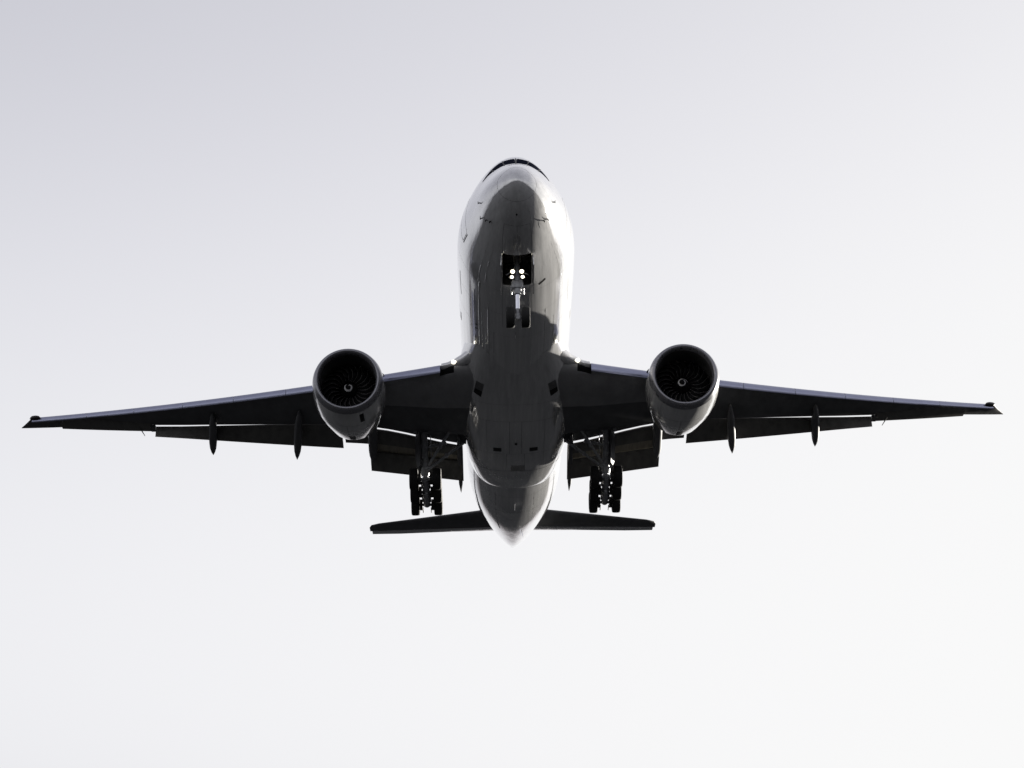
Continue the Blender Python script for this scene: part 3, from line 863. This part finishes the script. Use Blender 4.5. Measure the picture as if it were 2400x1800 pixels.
def nose_gear():
    Y = 5.75; ZA = -5.55
    g = MB()
    g.tube((0, Y - .1, -1.8), (0, Y, -3.75), .15, .15, 'gear', 20)
    g.tube((0, Y, -3.42), (0, Y, -3.62), .2, .2, 'gear', 20)
    g.box((-.29, Y - .27, -4.02), (.29, Y + .25, -3.66), 'gear', .06)          # steering collar
    g.tube((-.36, Y - .05, -3.95), (.36, Y - .05, -3.95), .09, .09, 'gear', 14)
    g.tube((0, Y, -4.0), (0, Y, -4.30), .21, .17, 'gear', 20)
    g.tube((-.3, Y - .16, -4.06), (-.3, Y + .16, -4.22), .05, .05, 'gear', 8)
    g.tube((.3, Y - .16, -4.06), (.3, Y + .16, -4.22), .05, .05, 'gear', 8)
    g.tube((0, Y, -5.10), (0, Y, -5.42), .105, .135, 'gear', 18)
    g.tube((-.34, Y, ZA), (.34, Y, ZA), .085, .085, 'gear', 16)
    g.box((-.14, Y - .15, ZA - .14), (.14, Y + .15, ZA + .16), 'gear', .05)
    # torque links behind the piston
    for sx in (-.1, .1):
        g.tube((sx, Y + .14, -4.25), (0, Y + .52, -4.75), .04, .03, 'gear', 8)
        g.tube((0, Y + .52, -4.75), (sx, Y + .13, -5.3), .03, .04, 'gear', 8)
    # drag brace running forward and up
    for sx in (-1, 1):
        g.tube((sx * .10, Y - .1, -2.75), (sx * .3, Y - 1.25, -1.85), .045, .05, 'dark', 10)
        g.tube((sx * .2, Y - .18, -3.6), (sx * .4, Y - .1, -3.4), .025, .025, 'gear', 8)
        g.tube((sx * .36, Y - .3, -3.25), (sx * .56, Y - .2, -3.33), .025, .02, 'chrome', 8)
    for k in range(8):
        sx = random.uniform(-.2, .2); z = random.uniform(-3.6, -2.6)
        g.tube((sx, Y - .17, z), (sx + random.uniform(-.1, .1), Y - .16, z - random.uniform(.2, .5)), .014, .014, 'dark', 6)
    ng = g.build("nose_landing_gear", plane, 40, label='twin-wheel nose gear with four lit lamps')
    h = MB(); h.tube((0, Y, -4.28), (0, Y, -5.12), .10, .10, 'chrome', 24)
    h.build("piston", ng, 40)
    for sx in (-1, 1):
        wh = wheel_mesh("wheel", .535, .44, ng); wh.location = (sx * .385, Y, ZA)
    for sx in (-1, 1):
        for (x, z, r) in ((.225, -3.18, .090), (.27, -3.475, .072)):
            h = MB(); y = Y - .28
            c = (sx * x, y, z)
            h.lathe_y([(-.045, .02), (-.04, r * .6), (-.02, r * .95), (0, r)], c, 'lamp', 24, True)
            h.lathe_y([(0, r), (-.012, r * 1.28)], c, 'warm', 24)
            h.lathe_y([(-.012, r * 1.28), (.05, r * 1.2), (.16, r * .6), (.2, .03)], c, 'gear', 24, False, True)
            h.tube((c[0], y + .15, z), (sx * .1, Y, z), .03, .03, 'gear', 8)
            h.build("landing_light", ng, 50, label='lit round lamp on the nose gear strut')
    # aft bay doors hanging open on both sides
    for sx in (-1, 1):
        h = MB()
        A = [];B = []
        for k in range(9):
            y = BAY0 + .06 + (BAY1 - BAY0 - .12) * k / 8; p = fusd(y, bayd(y, sx * (BAYT + .4)))
            low = .78 if 0 < k < 8 else .62
            A.append([(p[0] + sx * .012, y, p[2] + .02), (p[0] + sx * .05, y, p[2] - low)])
        V = []
        for (a, b2) in A: V.append((a, b2))
        ring = lambda dx: [[(a[0] + dx, a[1], a[2]), (b2[0] + dx, b2[1], b2[2])] for a, b2 in A]
        r0, r1 = ring(0), ring(sx * .045)
        rings = [[r0[k][0], r0[k][1], r1[k][1], r1[k][0]] for k in range(9)]
        h.loft(rings, 'paint', True, True, True)
        h.build("gear_door", ng, 40)
nose_gear()

def main_gear(s):
    X = s * 5.47
    top = Vector((X + s * .12, 30.2, -2.15)); piv = Vector((X, 31.75, -5.40))
    d = (piv - top)
    def al(t): return top + d * t
    g = MB()
    g.tube(al(0), al(.70), .235, .225, 'gear', 22)
    g.tube(al(.18), al(.22), .27, .27, 'gear', 22)
    g.tube(al(.52), al(.57), .27, .27, 'gear', 22)
    g.tube(al(.66), al(.74), .265, .25, 'gear', 22)
    g.tube(al(.0) + Vector((-s * 1.0, .2, .1)), al(0) + Vector((s * .6, -.1, .05)), .16, .16, 'gear', 14)
    g.tube(al(.93), piv + Vector((0, 0, -.12)), .2, .24, 'gear', 18)
    # torque links and hoses
    for k in (-1, 1):
        g.tube(al(.70) + Vector((k * .14, .22, 0)), al(.84) + Vector((k * .04, .62, 0)), .05, .04, 'gear', 8)
        g.tube(al(.84) + Vector((k * .04, .62, 0)), al(.96) + Vector((k * .14, .25, 0)), .04, .05, 'gear', 8)
        g.path([al(.15) + Vector((k * .26, -.06, 0)), al(.45) + Vector((k * .29, -.05, 0)), al(.7) + Vector((k * .3, -.1, 0)), al(.9) + Vector((k * .24, -.2, 0)), al(1) + Vector((k * .32, -.5, -.05))], [.02] * 5, 'dark', 6)
    for k in range(10):
        t = random.uniform(.2, .75); a = random.uniform(-1, 1)
        p = al(t) + Vector((.24 * math.sin(a), -.24 * math.cos(a), 0))
        g.box((p.x - .05, p.y - .05, p.z - .06), (p.x + .05, p.y + .05, p.z + .06), 'gear', .02)
    mg = g.build("main_landing_gear", plane, 40, label='six-wheel main landing gear hanging below the wing')
    h = MB(); h.tube(al(.72), al(.95), .165, .165, 'chrome', 24)
    h.build("piston", mg, 40)
    # braces
    for (p, q, r) in ((al(.64) + Vector((-s * .18, -.05, 0)), Vector((s * 3.15, 30.6, -2.75)), .085), (al(.60) + Vector((-s * .15, -.1, 0)), Vector((s * 3.85, 28.9, -2.45)), .085)):
        h = MB(); m = p.lerp(q, .52)
        h.tube(p, m, r, r * 1.05, 'gear', 12); h.tube(m, q, r * 1.05, r, 'gear', 12)
        h.tube(m + Vector((0, -.1, 0)), m + Vector((0, .1, 0)), r * 1.5, r * 1.5, 'gear', 12)
        h.tube(p + Vector((0, -.12, 0)), p + Vector((0, .12, 0)), r * 1.7, r * 1.7, 'gear', 12)
        h.build("side_brace", mg, 40)
    h = MB()
    p = al(.26) + Vector((-s * .2, 0, 0)); q = Vector((s * 4.2, 30.3, -2.85))
    h.tube(p, q, .07, .07, 'gear', 10); h.tube(p.lerp(q, .4), q, .10, .10, 'gear', 12)
    h.tube(al(.08) + Vector((-s * .42, -.1, 0)), al(.42) + Vector((-s * .42, -.1, 0)), .022, .022, 'chrome', 8)
    h.tube(al(.0) + Vector((-s * 1.4, -.1, 0)), p.lerp(q, .9) + Vector((0, 0, -.3)), .03, .03, 'gear', 8)
    h.build("retraction_strut", mg, 40)
    # door carried on the outer side of the strut
    h = MB(); rings = []
    for (t, w0, w1) in ((.02, .20, .46), (.12, .20, .58), (.3, .20, .62), (.48, .20, .62), (.56, .20, .54), (.61, .20, .42)):
        c = al(t)
        rings.append([c + Vector((s * w0, -.55, .0)), c + Vector((s * (w0 + .06), .75, .0)), c + Vector((s * (w0 + .12), .78, 0)), c + Vector((s * (w1 * .62 + .17), 0, 0)), c + Vector((s * (w0 + .08), -.56, 0))])
    h.loft(rings, 'wing', True, True, True)
    h.build("gear_door", mg, 40)
    # bogie beam with axles
    h = MB()
    F = Vector((X, 30.28, -5.17)); Rr = Vector((X, 33.2, -5.80)); Mm = (F + Rr) / 2
    h.tube(F, Rr, .21, .21, 'gear', 18)
    for k in (-1, 1):
        h.tube(F + Vector((k * .2, .3, .1)), Mm + Vector((k * .2, -.3, .14)), .07, .07, 'dark', 10)
        h.tube(Mm + Vector((k * .2, .3, .1)), Rr + Vector((k * .2, -.3, .1)), .07, .07, 'dark', 10)
    h.tube(F + Vector((0, -.12, .02)), F, .12, .18, 'gear', 14)
    h.tube(Rr, Rr + Vector((0, .14, -.02)), .18, .1, 'gear', 14)
    for p in (F, Mm, Rr):
        h.tube(p + Vector((-.62, 0, 0)), p + Vector((.62, 0, 0)), .09, .09, 'gear', 14)
        for k in (-1, 1):
            h.tube(p + Vector((k * .27, 0, 0)), p + Vector((k * .44, 0, 0)), .34, .34, 'dark', 20)
            h.tube(p + Vector((k * .25, .1, -.16)), p + Vector((k * .25, .7, -.26)), .03, .03, 'dark', 8)
    h.box((X - .12, Mm.y - .3, Mm.z - .3), (X + .12, Mm.y + .3, Mm.z + .2), 'gear', .05)
    h.build("bogie_beam", mg, 40)
    for p in (F, Mm, Rr):
        for k in (-1, 1):
            wh = wheel_mesh("wheel", .66, .53, mg); wh.location = p + Vector((k * .70, 0, 0))
for s in (-1, 1): main_gear(s)
